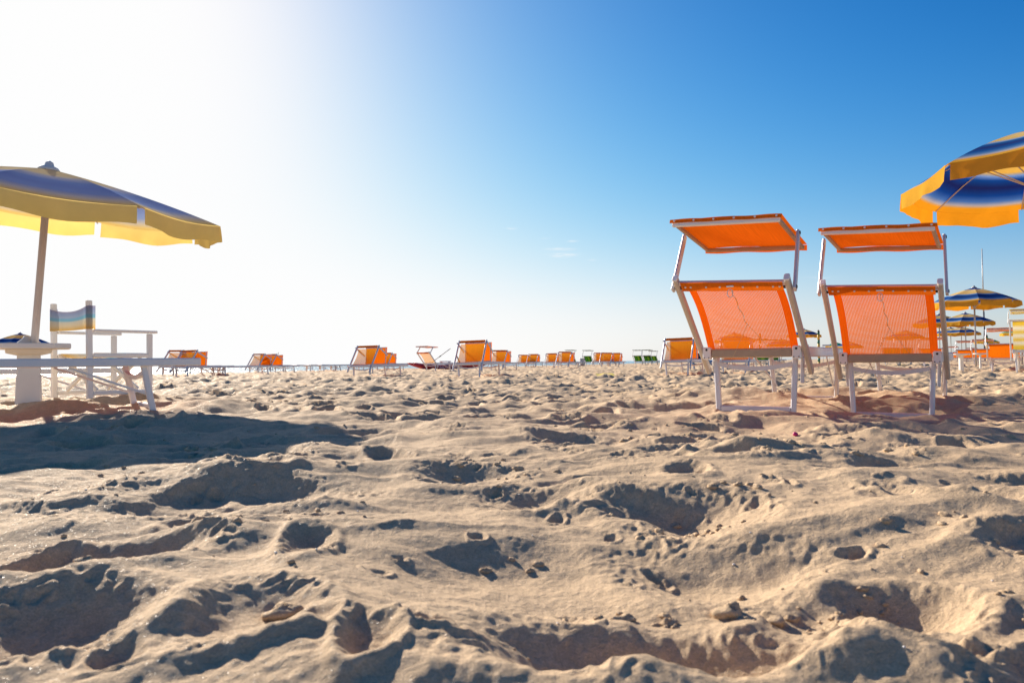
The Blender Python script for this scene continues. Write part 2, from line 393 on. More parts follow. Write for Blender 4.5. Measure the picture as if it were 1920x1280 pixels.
class MB:
    def __init__(s):
        s.v, s.f, s.uv = [], [], {}
    def add(s, pts):
        i = len(s.v)
        s.v += [tuple(p) for p in pts]
        return i
    def loft(s, rings, caps=True):
        n = len(rings[0]); base = [s.add(r) for r in rings]
        for a, b in zip(base, base[1:]):
            for k in range(n):
                s.f.append((a + k, a + (k + 1) % n, b + (k + 1) % n, b + k))
        if caps:
            s.f.append(tuple(base[0] + k for k in reversed(range(n))))
            s.f.append(tuple(base[-1] + k for k in range(n)))
        return s
    def bar(s, p0, p1, w, h, side=None, ch=0.22):
        """chamfered rectangular bar; w is measured along side, h across it"""
        p0, p1 = Vector(p0), Vector(p1)
        d = unit(p1 - p0)
        sd = Vector(side) if side else (Vector((0, 1, 0)) if abs(d.y) < 0.9 else Vector((1, 0, 0)))
        sd = unit(sd - d * sd.dot(d)); up = d.cross(sd)
        c = ch * min(w, h)
        a, b = w / 2, h / 2
        prof = [(a, b - c), (a - c, b), (-a + c, b), (-a, b - c), (-a, -b + c), (-a + c, -b), (a - c, -b), (a, -b + c)]
        prof.reverse()
        e = min(0.004, (p1 - p0).length * 0.2)
        rings = []
        for q, k in ((p0, 0.8), (p0 + d * e, 1), (p1 - d * e, 1), (p1, 0.8)):
            rings.append([q + sd * x * k + up * y * k for x, y in prof])
        return s.loft(rings)
    def tube(s, pts, r, n=8):
        pts = [Vector(p) for p in pts]
        rs = r if isinstance(r, (list, tuple)) else [r] * len(pts)
        ref = Vector((0.31, 0.17, 0.93)); rings = []
        for i, p in enumerate(pts):
            d = unit(pts[min(i + 1, len(pts) - 1)] - pts[max(i - 1, 0)])
            if abs(d.dot(ref)) > 0.95: ref = Vector((0.9, 0.3, 0.1))
            a = unit(ref - d * ref.dot(d)); b = d.cross(a)
            rings.append([p + (a * math.cos(2 * math.pi * k / n) + b * math.sin(2 * math.pi * k / n)) * rs[i] for k in range(n)])
        return s.loft(rings)
    def strip(s, pts, w, h, side):
        """rectangular bar along a bent path"""
        pts = [Vector(p) for p in pts]; sd = Vector(side); rings = []
        for i, p in enumerate(pts):
            d = unit(pts[min(i + 1, len(pts) - 1)] - pts[max(i - 1, 0)])
            q = unit(sd - d * sd.dot(d)); u = d.cross(q)
            rings.append([p + q * x * w / 2 + u * y * h / 2 for x, y in ((-1, 1), (1, 1), (1, -1), (-1, -1))])
        return s.loft(rings)
    def grid(s, fn, nu, nv, uvfn=None):
        i0 = len(s.v)
        for j in range(nv + 1):
            for i in range(nu + 1):
                s.v.append(tuple(fn(i / nu, j / nv)))
        for j in range(nv):
            for i in range(nu):
                a = i0 + j * (nu + 1) + i
                s.f.append((a, a + 1, a + nu + 2, a + nu + 1))
                if uvfn:
                    s.uv[len(s.f) - 1] = [uvfn((i + x) / nu, (j + y) / nv) for x, y in ((0, 0), (1, 0), (1, 1), (0, 1))]
        return s
    def lathe(s, prof, n=16, c=(0, 0, 0)):
        return s.loft([[(c[0] + r * math.cos(2 * math.pi * k / n), c[1] + r * math.sin(2 * math.pi * k / n), c[2] + z) for k in range(n)] for r, z in prof])
    def square(s, prof, c=(0, 0, 0), ch=0.12):
        rings = []
        for a, z in prof:
            q = a * ch
            rings.append([(c[0] + x, c[1] + y, c[2] + z) for x, y in ((a, -a + q), (a, a - q), (a - q, a), (-a + q, a), (-a, a - q), (-a, -a + q), (-a + q, -a), (a - q, -a))])
        return s.loft(rings)
    def disc(s, c, nrm, r, h=0.004, n=10):
        c, nrm = Vector(c), unit(Vector(nrm))
        return s.tube([c, c + nrm * h * 0.7, c + nrm * h], [r, r, r * 0.6], n)
    def build(s, name, mat, parent=None, smooth=False):
        me = bpy.data.meshes.new(name)
        me.from_pydata(s.v, [], s.f)
        if s.uv:
            lay = me.uv_layers.new(name='UVMap')
            for fi, uvs in s.uv.items():
                p = me.polygons[fi]
                for k, li in enumerate(p.loop_indices):
                    lay.data[li].uv = uvs[k]
        if smooth:
            me.polygons.foreach_set('use_smooth', [True] * len(me.polygons))
        me.materials.append(M[mat] if isinstance(mat, str) else mat)
        o = bpy.data.objects.new(name, me)
        col.objects.link(o)
        o.parent = parent
        return o

def tag(o, label, cat, group=None, kind=None):
    if label: o['label'] = label
    if cat: o['category'] = cat
    if group: o['group'] = group
    if kind: o['kind'] = kind
    return o

def empty(name, loc=(0, 0, 0), rz=0.0):
    o = bpy.data.objects.new(name, None)
    o.empty_display_size = 0.2
    col.objects.link(o)
    o.location = loc
    o.rotation_euler = (0, 0, rz)
    return o

KIDS = {}
def copy_tree(o, parent=None):
    c = o.copy()
    col.objects.link(c)
    c.parent = parent
    for ch in list(o.children):
        copy_tree(ch, c)
    return c

# ------------------------------------------------------------------ the sand
def perlin(x, y, seed):
    r = np.random.default_rng(seed)
    perm = r.permutation(512).astype(np.int32)
    ang = r.uniform(0, 2 * np.pi, 512)
    gx, gy = np.cos(ang).astype(np.float32), np.sin(ang).astype(np.float32)
    xi, yi = np.floor(x).astype(np.int32), np.floor(y).astype(np.int32)
    xf, yf = (x - xi).astype(np.float32), (y - yi).astype(np.float32)
    u = xf * xf * xf * (xf * (xf * 6 - 15) + 10); v = yf * yf * yf * (yf * (yf * 6 - 15) + 10)
    def g(ix, iy, dx, dy):
        h = perm[(perm[ix & 511] + iy) & 511]
        return gx[h] * dx + gy[h] * dy
    a = g(xi, yi, xf, yf); b = g(xi + 1, yi, xf - 1, yf)
    c = g(xi, yi + 1, xf, yf - 1); d = g(xi + 1, yi + 1, xf - 1, yf - 1)
    return (a + u * (b - a)) * (1 - v) + (c + u * (d - c)) * v

def sstep(a, b, x):
    t = np.clip((x - a) / (b - a), 0, 1)
    return t * t * (3 - 2 * t)

def spot(px, depth):
    """world x, y for a bearing (in frame widths of 1920) at a depth in metres"""
    return (px - 960.0) / FPX * depth, depth

def gp(px, py):
    z = CAM_H * FPX / (py - (679.0 - 0.0119 * (px - 960.0)))
    return (px - 960.0) / FPX * z, z

# grid: rays fanned about the viewer, ring spacing growing with distance
A_FINE = np.arange(-45.0, 45.001, 0.1)
A_ALL = np.radians(np.concatenate([np.arange(-180, -45, 2.5), A_FINE, np.arange(47.5, 180.01, 2.5)])).astype(np.float64)
rr = [0.12]
while rr[-1] < 9000:
    r_ = rr[-1]
    k = 0.03 if r_ < 0.45 else 0.0036 if r_ < 3 else 0.0055 if r_ < 10 else 0.0075 if r_ < 30 else 0.011 if r_ < 60 else 0.03 if r_ < 150 else 0.25
    rr.append(r_ * (1 + k))
RR = np.array(rr)
NA, NR = len(A_ALL), len(RR)
AX = np.sin(A_ALL)[None, :] * RR[:, None]
AY = np.cos(A_ALL)[None, :] * RR[:, None]

def base_height(x, y):
    z = np.zeros_like(x)
    def hump(cx, cy, sx, sy, h):
        return h * np.exp(-((x - cx) / sx) ** 2 - ((y - cy) / sy) ** 2)
    z += hump(-3.2, 5.7, 1.7, 1.3, 0.075)
    z += hump(2.2, 6.2, 1.6, 0.7, 0.075)
    z += hump(1.4, 4.7, 0.45, 0.5, 0.025)
    z += hump(2.35, 4.75, 0.5, 0.5, -0.04)
    z += hump(1.05, 1.35, 0.45, 0.35, 0.05)
    z += hump(-0.1, 2.6, 1.2, 0.8, 0.02) + hump(0.39, 0.86, 0.09, 0.05, 0.045) + hump(0.13, 0.84, 0.06, 0.04, 0.04)
    # beyond the berm the beach falls to the sea
    s = ((-13.0 + 0.42 * (y - 33.0)) - x) / math.hypot(1, 0.42)
    s = np.where(y < -20, -50, s)
    sp = np.clip(s + 2.0, 0, 40)
    z -= np.minimum(0.011 * sp ** 1.6, 2.5)
    return z

HZ = base_height(AX, AY)
dist = RR[:, None] * np.ones((1, NA))
near = RR < 150
nx, ny = AX[near].astype(np.float64), AY[near].astype(np.float64)
wx = 0.10 * perlin(nx * 1.7, ny * 1.7, 11); wy = 0.10 * perlin(nx * 1.7 + 9, ny * 1.7, 12)
qx, qy = nx + wx, ny + wy
h = 0.050 * perlin(qx * 0.75, qy * 0.75, 1)
ca_, sa_ = math.cos(R(14)), math.sin(R(14))
rx, ry = qx * ca_ + qy * sa_, -qx * sa_ + qy * ca_
h += 0.050 * perlin(rx * 1.15, ry * 2.5, 41) + 0.026 * perlin(rx * 2.6, ry * 5.4, 42) + 0.040 * (0.3 - np.abs(perlin(rx * 1.5 + 7, ry * 3.4, 44))) + 0.016 * (0.3 - np.abs(perlin(rx * 4 + 7, ry * 7.5, 45)))          # low drifts lying across the view
h += 0.030 * perlin(qx * 2.1, qy * 2.1 , 2)
h += 0.012 * (0.35 - np.abs(perlin(qx * 3.6, qy * 4.4, 3)))
h += 0.009 * perlin(qx * 8.5, qy * 8.5, 4)
detail_mask = sstep(-0.1, 0.35, perlin(qx * 1.3, qy * 1.3, 21))
h += 0.0060 * detail_mask * (0.3 - np.abs(perlin(qx * 14, qy * 18, 5)))
h += 0.0055 * (0.3 - np.abs(perlin(rx * 9 + 3, ry * 15, 18))) * (0.35 + detail_mask)
h += 0.0030 * perlin(qx * 20, qy * 20, 16) + 0.0014 * perlin(nx * 75, ny * 75, 17)
h += 0.0026 * (0.4 + 0.6 * detail_mask) * perlin(qx * 34, qy * 34, 6)
# far off the surface stays churned: coarser and a little taller so that it still reads in grazing light
farm = sstep(6, 14, np.hypot(nx, ny)); farm2 = sstep(2.8, 7, np.hypot(nx, ny))
h += farm * 0.085 * perlin(nx * 1.7, ny * 1.5, 7) + (0.3 * farm2 + 0.7 * farm) * (0.060 * perlin(nx * 4.0, ny * 3.6, 8) + 0.075 * (0.25 - np.abs(perlin(nx * 5.2, ny * 4.6, 10)))) + farm2 * 0.024 * perlin(nx * 9, ny * 8, 9) + farm2 * 0.03 * perlin(rx * 2.2, ry * 4.4, 43)
rim_mask = np.zeros_like(h)
nR = nx.shape[0]

def stamp(cx, cy, a, b, rot, depth, rim=0.012, soft=0.55, seed=0, heel=0.0):
    R_ = 1.9 * max(a, b)
    rc = math.hypot(cx, cy)
    if rc < R_ * 0.5: return
    i0, i1 = np.searchsorted(RR[:nR], [max(rc - R_, 0.13), rc + R_])
    am = math.asin(min(0.999, R_ / max(rc, R_ * 1.01))); ac = math.atan2(cx, cy)
    j0, j1 = np.searchsorted(A_ALL, [ac - am, ac + am])
    if i1 - i0 < 2 or j1 - j0 < 2: return
    X = qx[i0:i1, j0:j1] - cx; Y = qy[i0:i1, j0:j1] - cy
    c, s = math.cos(rot), math.sin(rot)
    u = (c * X + s * Y) / a; v = (-s * X + c * Y) / b
    v = v * (1 + 0.25 * u)
    d = np.sqrt(np.abs(u) ** 2.3 + np.abs(v) ** 2.3 + 1e-9) ** 0.94
    hol = -depth * (1 - sstep(soft, 1.0, d)) * (1 - heel * np.exp(-((u - 0.1) / 0.3) ** 2))
    ring = np.exp(-((d - 1.18) / 0.22) ** 2)
    h[i0:i1, j0:j1] += hol + rim * ring
    rim_mask[i0:i1, j0:j1] = np.maximum(rim_mask[i0:i1, j0:j1], np.exp(-((d - 0.95) / 0.25) ** 2))

OBJ_KEEP = [(1.47, 4.72), (2.4, 4.9), (-3.64, 5.9)]
# the large hollows one can make out: (left px, right px, top px, bottom px, depth, slant)
HOLLOWS = [(150, 670, 925, 1000, .085, .25), (790, 1010, 893, 936, .05, -.1), (1160, 1440, 930, 1020, .085, .35),
           (820, 1560, 1110, 1275, .12, .15), (1590, 1790, 1075, 1180, .08, .1), (-40, 290, 1100, 1270, .065, .2),
           (330, 600, 1125, 1260, .05, .1), (40, 420, 1030, 1120, .07, .35), (1180, 1540, 1000, 1110, .06, .3),
           (540, 640, 1030, 1110, .03, .1), (900, 1130, 925, 975, .04, .1), (1690, 1790, 935, 985, .05, .2),
           (1790, 1960, 940, 1010, .07, .1), (1180, 1480, 868, 892, .05, 0), (1570, 1760, 872, 900, .05, 0),
           (980, 1190, 806, 842, .05, 0), (1360, 1480, 815, 838, .04, 0), (1700, 1900, 820, 850, .05, 0),
           (590, 730, 822, 855, .05, .15), (330, 560, 850, 890, .05, .2), (1650, 1720, 1180, 1240, .04, .8),
           (640, 760, 1190, 1290, .05, .2), (240, 400, 845, 880, .04, .2)]
for (x0, x1, y0, y1, dp, sl) in HOLLOWS:
    xc, yc = (x0 + x1) / 2, (y0 + y1) / 2
    cx, cy = gp(xc, yc)
    a = (x1 - x0) / 2 / FPX * cy * 1.05
    b = max(0.07, (gp(xc, y0)[1] - gp(xc, y1)[1]) / 2 * 0.72)
    stamp(cx, cy, a, b, sl, dp * 0.46, 0.007, 0.24)
n_st = 0
for lo, hi, dens in ((0.9, 2.6, 2.6), (2.6, 4.5, 4.5), (4.5, 12, 6.0), (12, 30, 3.0)):
    area = R(92) / 2 * (hi * hi - lo * lo)
    for _ in range(int(area * dens)):
        r_ = math.sqrt(rng.uniform(lo * lo, hi * hi)); a_ = rng.uniform(-R(46), R(46))
        cx, cy = r_ * math.sin(a_), r_ * math.cos(a_)
        if min(math.hypot(cx - ox, cy - oy) for ox, oy in OBJ_KEEP) < 0.22: continue
        big = rng.random() < 0.25
        a = rng.uniform(0.15, 0.24) if big else rng.uniform(0.10, 0.145)
        b = a * rng.uniform(0.38, 0.6)
        dp = rng.uniform(0.018, 0.05) * (1.5 if r_ > 8 else 1.25 if r_ > 3.5 else 0.5)
        stamp(cx, cy, a, b, rng.uniform(0, math.pi), dp, rng.uniform(0.004, 0.013), rng.uniform(0.25, 0.6), heel=rng.uniform(0, 0.45))
        n_st += 1
# small toe marks and drips of sand
for _ in range(260):
    r_ = math.sqrt(rng.uniform(0.8, 16)); a_ = rng.uniform(-R(46), R(46))
    cx, cy = r_ * math.sin(a_), r_ * math.cos(a_)
    a = rng.uniform(0.012, 0.04)
    stamp(cx, cy, a, a * rng.uniform(0.5, 0.9), rng.uniform(0, 3.1), rng.uniform(0.003, 0.012), 0.003, 0.2)
# crumbs along broken rims
crumb = np.maximum(0, 0.30 - np.abs(perlin(nx * 36 + 3, ny * 36, 31))) * np.maximum(0, perlin(nx * 9, ny * 9, 32) + 0.25)
h += rim_mask * crumb * 0.032
h += rim_mask * 0.004 * perlin(nx * 60, ny * 60, 33)
fade = 1 - sstep(60, 140, np.hypot(nx, ny))
HZ[near] += h * fade

def ground(x, y):
    r_ = math.hypot(x, y); a_ = math.atan2(x, y)
    i = min(max(int(np.searchsorted(RR, r_)), 1), NR - 1); j = min(max(int(np.searchsorted(A_ALL, a_)), 1), NA - 1)
    fi = (r_ - RR[i - 1]) / (RR[i] - RR[i - 1]); fj = (a_ - A_ALL[j - 1]) / (A_ALL[j] - A_ALL[j - 1])
    return float((HZ[i - 1, j - 1] * (1 - fj) + HZ[i - 1, j] * fj) * (1 - fi) + (HZ[i, j - 1] * (1 - fj) + HZ[i, j] * fj) * fi)

def pad(x, y, z, rad):
    """tread the sand level round a foot that stands on it"""
    d = np.hypot(AX[:nR] - x, AY[:nR] - y)
    w = np.exp(-(d / rad) ** 2)
    HZ[:nR] = HZ[:nR] * (1 - w) + z * w

FEET_NEAR = []
def lounger_feet(X, Y, th, un, uf, wl):
    d = (math.sin(th), math.cos(th)); v = (-math.cos(th), math.sin(th))
    return [(X + d[0] * u + v[0] * w, Y + d[1] * u + v[1] * w) for u in (un, uf) for w in (wl, -wl)]
L1 = dict(X=1.466, Y=4.72, th=0.562, zg=0.022, zf=0.062)
L2 = dict(X=2.396, Y=4.911, th=0.558, zg=-0.042, zf=0.035)
for Lx in (L1, L2):
    for k, (fx, fy) in enumerate(lounger_feet(Lx['X'], Lx['Y'], Lx['th'], 0.04, 1.5, 0.21)):
        pad(fx, fy, (Lx['zg'] if k < 2 else Lx['zf']) - 0.010, 0.15)
    for q_ in (-0.11, 0.0, 0.11):
        for u_, z_ in ((0.04, Lx['zg']), (1.5, Lx['zf'])):
            pad(Lx['X'] + math.sin(Lx['th']) * u_ - math.cos(Lx['th']) * q_, Lx['Y'] + math.cos(Lx['th']) * u_ + math.sin(Lx['th']) * q_, z_ - 0.020, 0.13)

def build_sand():
    me = bpy.data.meshes.new('sand')
    co = np.empty((NR * NA + 1, 3), dtype=np.float32)
    co[:-1, 0] = AX.ravel(); co[:-1, 1] = AY.ravel(); co[:-1, 2] = HZ.ravel()
    co[-1] = (0, 0, float(HZ[0].mean()))
    i = np.arange(NR - 1)[:, None] * NA; j = np.arange(NA - 1)[None, :]
    a = (i + j).ravel()
    quads = np.stack([a, a + NA, a + NA + 1, a + 1], 1).astype(np.int32)
    k = np.arange(NA - 1, dtype=np.int32)
    tris = np.stack([np.full(NA - 1, NR * NA, dtype=np.int32), k, k + 1], 1)
    nl = quads.size + tris.size
    me.vertices.add(len(co)); me.vertices.foreach_set('co', co.ravel())
    me.loops.add(nl); me.loops.foreach_set('vertex_index', np.concatenate([quads.ravel(), tris.ravel()]))
    np_ = len(quads) + len(tris)
    me.polygons.add(np_)
    me.polygons.foreach_set('loop_start', np.concatenate([np.arange(len(quads)) * 4, quads.size + np.arange(len(tris)) * 3]).astype(np.int32))
    me.polygons.foreach_set('use_smooth', np.ones(np_, dtype=bool))
    me.update(calc_edges=True)
    me.flip_normals()
    me.materials.append(M['sand'])
    o = bpy.data.objects.new('sand', me)
    col.objects.link(o)
    return tag(o, 'trampled dry beach sand full of footprints and hollows', None, kind='structure')
build_sand()

sea_mb = MB()
sea_mb.v = [(-40000, -40000, -0.85), (40000, -40000, -0.85), (40000, 40000, -0.85), (-40000, 40000, -0.85)]
sea_mb.f = [(0, 1, 2, 3)]
tag(sea_mb.build('sea', 'sea'), 'calm pale blue sea beyond the edge of the beach', None, kind='structure')

# ------------------------------------------------------------------ sun loungers
def make_lounger(zb=0.36, beta=0.82, La=0.60, Lb=0.185, canopy=None, fabric='mesh', panel='orange', hem='orange_hem', band='orange_band',
                 bed='orange_bed', detail=True, back=True, frame='alu', un=0.04, uf=1.5, cord=None, blen=1.78, roll=0.0, rail_h=0.064):
    """origin: on the sand below the back pivot; +x towards the foot end"""
    root = empty('sun_lounger')
    W = 0.302; PW = 0.268; LW = 0.222
    sb, cb = math.sin(beta), math.cos(beta)
    def B(t, y, off=0.0):      # point on the backrest: t along it from the pivot, off towards the foot
        return (-t * sb + off * cb, y, zb + t * cb + off * sb + roll * y * max(t, 0.0) / La)
    for s in (1, -1):
        MB().bar((-0.012, s * PW, zb), (blen, s * PW, zb), 0.028, rail_h).build('bed_rail', frame, root)
        p = MB().bar((-0.052, s * (PW + 0.001), zb - 0.004), (-0.010, s * (PW + 0.001), zb - 0.004), 0.050, 0.078, ch=0.16).build('pivot_block', 'white', root)
        if detail:
            for (dy, dz, r_) in ((0, 0.022, 0.007), (0.014, -0.027, 0.0035), (-0.014, -0.027, 0.0035)):
                MB().disc((-0.0525, s * PW + dy, zb - 0.004 + dz), (-1, 0, 0), r_, 0.003).build('bolt', 'dark', p)
    MB().bar((-0.030, -PW + 0.03, zb - 0.004), (-0.030, PW - 0.03, zb - 0.004), 0.030, 0.054).build('head_bar', 'tan_bar' if detail else frame, root)
    MB().bar((blen - 0.02, -PW + 0.014, zb), (blen - 0.02, PW - 0.014, zb), 0.030, 0.040).build('end_bar', frame, root)
    def bedfn(u, v):
        y = (v * 2 - 1) * (PW - 0.014); sag = 0.045 * (1 - (v * 2 - 1) ** 2) * (0.4 + 0.6 * math.sin(math.pi * u))
        return (0.0 + u * (blen - 0.045), y, zb + 0.018 - sag)
    MB().grid(bedfn, 12, 8, lambda u, v: (v, u)).build('bed_fabric', bed, root, True)
    # legs: two U frames with a bowed cross bar each
    for u0, u1 in ((un + 0.015, un), (uf - 0.07, uf)):
        for s in (1, -1):
            MB().bar((u0, s * (LW + 0.018), zb - 0.022), (u1, s * LW, -0.06), 0.030, 0.040).build('leg', frame, root)
        MB().bar((u1, -LW + 0.013, 0.012), (u1, LW - 0.013, 0.014), 0.028, 0.040).build('ground_bar', frame, root)
        pts = []
        for k in range(9):
            q = k / 8 * 2 - 1
            pts.append((u0 + 0.002, q * (LW + 0.005), zb - 0.070 - 0.030 * (1 - q * q)))
        MB().strip(pts, 0.028, 0.026, (1, 0, 0)).build('bowed_bar', frame, root)
    for s in (1, -1):
        MB().bar((0.11, s * (PW + 0.003), zb - 0.03), (0.115, s * (PW - 0.004), zb - 0.19), 0.020, 0.030).build('stay', frame, root)
        MB().bar((uf - 0.50, s * (PW - 0.02), zb - 0.03), (uf - 0.03, s * (LW - 0.016), zb * 0.30), 0.008, 0.014).build('brace', frame, root)
    if not back:
        for s in (1, -1):
            MB().bar((-0.02, s * (W + 0.0), zb + 0.004), (-0.62, s * W, zb + 0.02), 0.026, 0.040).build('back_rail', frame, root)
        MB().bar((-0.60, -W, zb + 0.02), (-0.60, W, zb + 0.02), 0.02, 0.03).build('top_bar', frame, root)
        def flatfn(u, v):
            return (-0.03 - u * 0.56, (v * 2 - 1) * (W - 0.02), zb + 0.02 - 0.02 * math.sin(math.pi * v))
        MB().grid(flatfn, 4, 4, lambda u, v: (v, u)).build('back_fabric', bed, root, True)
        return root
    for s in (1, -1):
        rl = MB().bar(B(-Lb, s * (W + 0.012)), B(La + 0.012, s * (W + 0.012)), 0.028, 0.045).build('back_rail', 'rail_tan' if detail else frame, root)
        if detail:
            MB().bar(B(La + 0.0125, s * (W + 0.012)), B(La + 0.026, s * (W + 0.012)), 0.031, 0.048).build('end_cap', 'white', rl)
            MB().tube([B(La - 0.055, s * (W - 0.020)), B(La - 0.055, s * (W + 0.024))], 0.009, 10).build('bolt', 'dark', rl)
    MB().bar(B(La - 0.02, -W + 0.0), B(La - 0.02, W), 0.024, 0.030, side=(cb, 0, sb)).build('top_bar', frame, root)
    Lf = La - 0.01
    def sag(t):                 # the sling hangs slack towards its lower end
        q = t / Lf
        return 0.010 + 0.075 * math.sin(math.pi * (1 - q) ** 0.75) * (1 - q) ** 0.35 if q < 1 else 0.01
    y_in, y_out = W - 0.074, W - 0.030
    def sling(y0, y1, t0, t1, nu, nv, lift=0.0):
        mb = MB()
        def fn(u, v):
            t = t0 + (t1 - t0) * v; y = y0 + (y1 - y0) * u
            ease = 1 - 0.18 * (y / W) ** 2
            return B(t, y, sag(t) * ease - lift)
        return mb.grid(fn, nu, nv, lambda u, v: (y0 + (y1 - y0) * u + 5, t0 + (t1 - t0) * v + 5))
    t_hem = La - 0.066
    if fabric in ('green', 'yellow_stripe'):
        mb = MB()
        mb.grid(lambda u, v: B(0.01 + (La - 0.012) * v, (u * 2 - 1) * y_out, sag(0.01 + (La - 0.012) * v)), 10, 10, lambda u, v: (u, v))
        mb.build('back_fabric', fabric, root, True)
    else:
        if detail:
            sling(-y_in, y_in, 0.0, t_hem, 14, 16).build('back_fabric', fabric, root, True)
            for s in (1, -1):
                sling(s * y_in, s * y_out, 0.0, t_hem, 2, 16).build('side_band', band, root, True)
        else:
            sling(-y_out, y_out, 0.0, t_hem, 8, 10).build('back_fabric', fabric, root, True)
        hm = MB()
        def hemfn(u, v):
            a = v * 1.0
            y = (u * 2 - 1) * (W - 0.014)
            t = t_hem + (La + 0.002 - t_hem) * min(1, a)
            return B(t, y, -0.018 - 0.004 * math.sin(u * 23) * 0.3)
        hm.grid(hemfn, 16, 3)
        hm = hm.build('hem', hem, root, True)
        if detail:
            for yy in (-0.27, -0.235, -0.15, -0.07, 0.06, 0.14, 0.23, 0.262):
                c = Vector(B(La - 0.034, yy, -0.0185))
                MB().disc(c, Vector((-cb, 0, -sb)), 0.0062, 0.004).build('rivet', 'rivet', hm)
    if cord:
        c0 = Vector(B(La - 0.03, 0.0, -0.024))
        MB().bar(c0 + Vector((0, -0.020, 0.004)), c0 + Vector((0, 0.020, 0.004)), 0.012, 0.010).build('cord_cleat', 'white', root)
        ring = [c0 + Vector((0, 0.016 * math.cos(a), -0.035 + 0.024 * math.sin(a))) for a in [k / 12 * 2 * math.pi for k in range(13)]]
        cd = MB().tube(ring, 0.0022, 6).build('cord', 'cord_white', root)
        knot = [Vector(B(La - 0.06 - 0.30 * k / 8, 0.006 * math.sin(k * 2.0) - 0.02 * k / 8, -0.016 + 0.10 * (k / 8) ** 2 * 0.2)) for k in range(9)]
        MB().tube(knot, 0.0017, 6).build('cord_drop', 'cord', cd)
        end = knot[-1]
        for tgt in (Vector((0.02, 0.225, 0.16)), Vector((0.07, -0.20, zb - 0.09))):
            mid = (end + tgt) / 2 + Vector((0.01, 0, -0.012))
            MB().tube([end, mid, tgt], 0.0010, 5).build('cord_strand', 'cord', cd)
    if canopy:
        if canopy == 'folded':
            # let down: the hood stands upright on the bed in front of the backrest
            n0, n1 = Vector((0.70, 0, zb + 0.44)), Vector((0.66, 0, zb + 0.045))
        else:
            n0, n1 = Vector((canopy[0], 0, canopy[1])), Vector((canopy[2], 0, canopy[3]))
        WC = 0.300
        ax = unit(n1 - n0); nn = ax.cross(Vector((0, 1, 0)))
        if nn.z < 0: nn = -nn
        if canopy == 'folded': nn = Vector((1, 0, 0.1)).normalized()
        def C(q, y, off=0.0):
            return n0 + (n1 - n0) * q + Vector((0, y, roll * y)) + nn * off
        def cfn(u, v):
            y = (u * 2 - 1) * (WC + 0.012)
            sg = -0.016 * math.sin(math.pi * u) * math.sin(math.pi * v) - 0.003 * math.sin(9 * u + 5 * v)
            return C(-0.044 + 1.074 * v, y, 0.020 + sg)
        cv = MB().grid(cfn, 14, 12, lambda u, v: (u, v)).build('canopy', panel, root, True)
        MB().bar(C(-0.022, -WC, -0.008), C(-0.022, WC, -0.008), 0.026, 0.022, side=tuple(nn)).build('canopy_bar', 'white' if detail else frame, cv)
        MB().bar(C(1.0, -WC, 0), C(1.0, WC, 0), 0.024, 0.020, side=tuple(nn)).build('canopy_bar', 'tan_bar' if detail else frame, cv)
        for s in (1, -1):
            MB().bar(C(0.03, s * (WC - 0.012)), C(0.97, s * (WC - 0.012)), 0.020, 0.024).build('canopy_bar', 'tan_bar' if detail else frame, cv)
        if canopy != 'folded':
            # hanging edge of the cloth at both ends
            lip = MB()
            lip.grid(lambda u, v: C(-0.044, (u * 2 - 1) * (WC + 0.012)) + nn * (0.021 - 0.022 * v + 0.002 * math.sin(17 * u)) - ax * 0.004 * v, 16, 2)
            lip = lip.build('hem', hem, cv, True)
            lip2 = MB()
            lip2.grid(lambda u, v: C(1.031, (u * 2 - 1) * (WC + 0.012)) + nn * (0.019 - 0.034 * v + 0.003 * math.sin(13 * u)) + ax * 0.004 * v, 16, 2)
            lip2.build('hem', panel, cv, True)
            if detail:
                for k in range(6):
                    yy = -0.285 + 0.57 * k / 5
                    MB().disc(C(-0.046, yy, 0.011), -ax, 0.0062, 0.004).build('rivet', 'rivet', cv)
        for s in (1, -1):
            p0 = Vector(B(La - 0.055, s * (W + 0.042)))
            q = 0.47
            p1 = C(q, s * (W + 0.030), 0.0)
            dd = unit(p1 - p0)
            am = MB().bar(p0 - dd * 0.02, p1 + dd * 0.012, 0.016, 0.042).build('canopy_arm', frame, root)
            if detail:
                for pp in (p0, p1):
                    MB().disc(pp + Vector((0, s * 0.007, 0)), (0, s, 0), 0.011, 0.006).build('bolt', 'dark', am)
    return root

def place(o, x, y, z, th, label, cat='sun lounger', group=None):
    """th: angle of the +x axis, measured clockwise from the camera's forward axis"""
    o.location = (x, y, z)
    o.rotation_euler = (o.rotation_euler[0], o.rotation_euler[1], math.pi / 2 - th)
    return tag(o, label, cat, group)

o = make_lounger(zb=0.363, beta=0.836, canopy=(-0.51, 1.087, 0.077, 1.004), cord=1, roll=0.055)
place(o, L1['X'], L1['Y'], L1['zg'], L1['th'], 'near orange mesh lounger with raised canopy, left one of the close pair', group='two near orange loungers with canopies')
o = make_lounger(zb=0.386, beta=0.775, canopy=(-0.521, 1.125, 0.066, 1.086), cord=1, roll=0.055)
place(o, L2['X'], L2['Y'], L2['zg'], L2['th'], 'near orange mesh lounger with raised canopy, right one of the close pair', group='two near orange loungers with canopies')

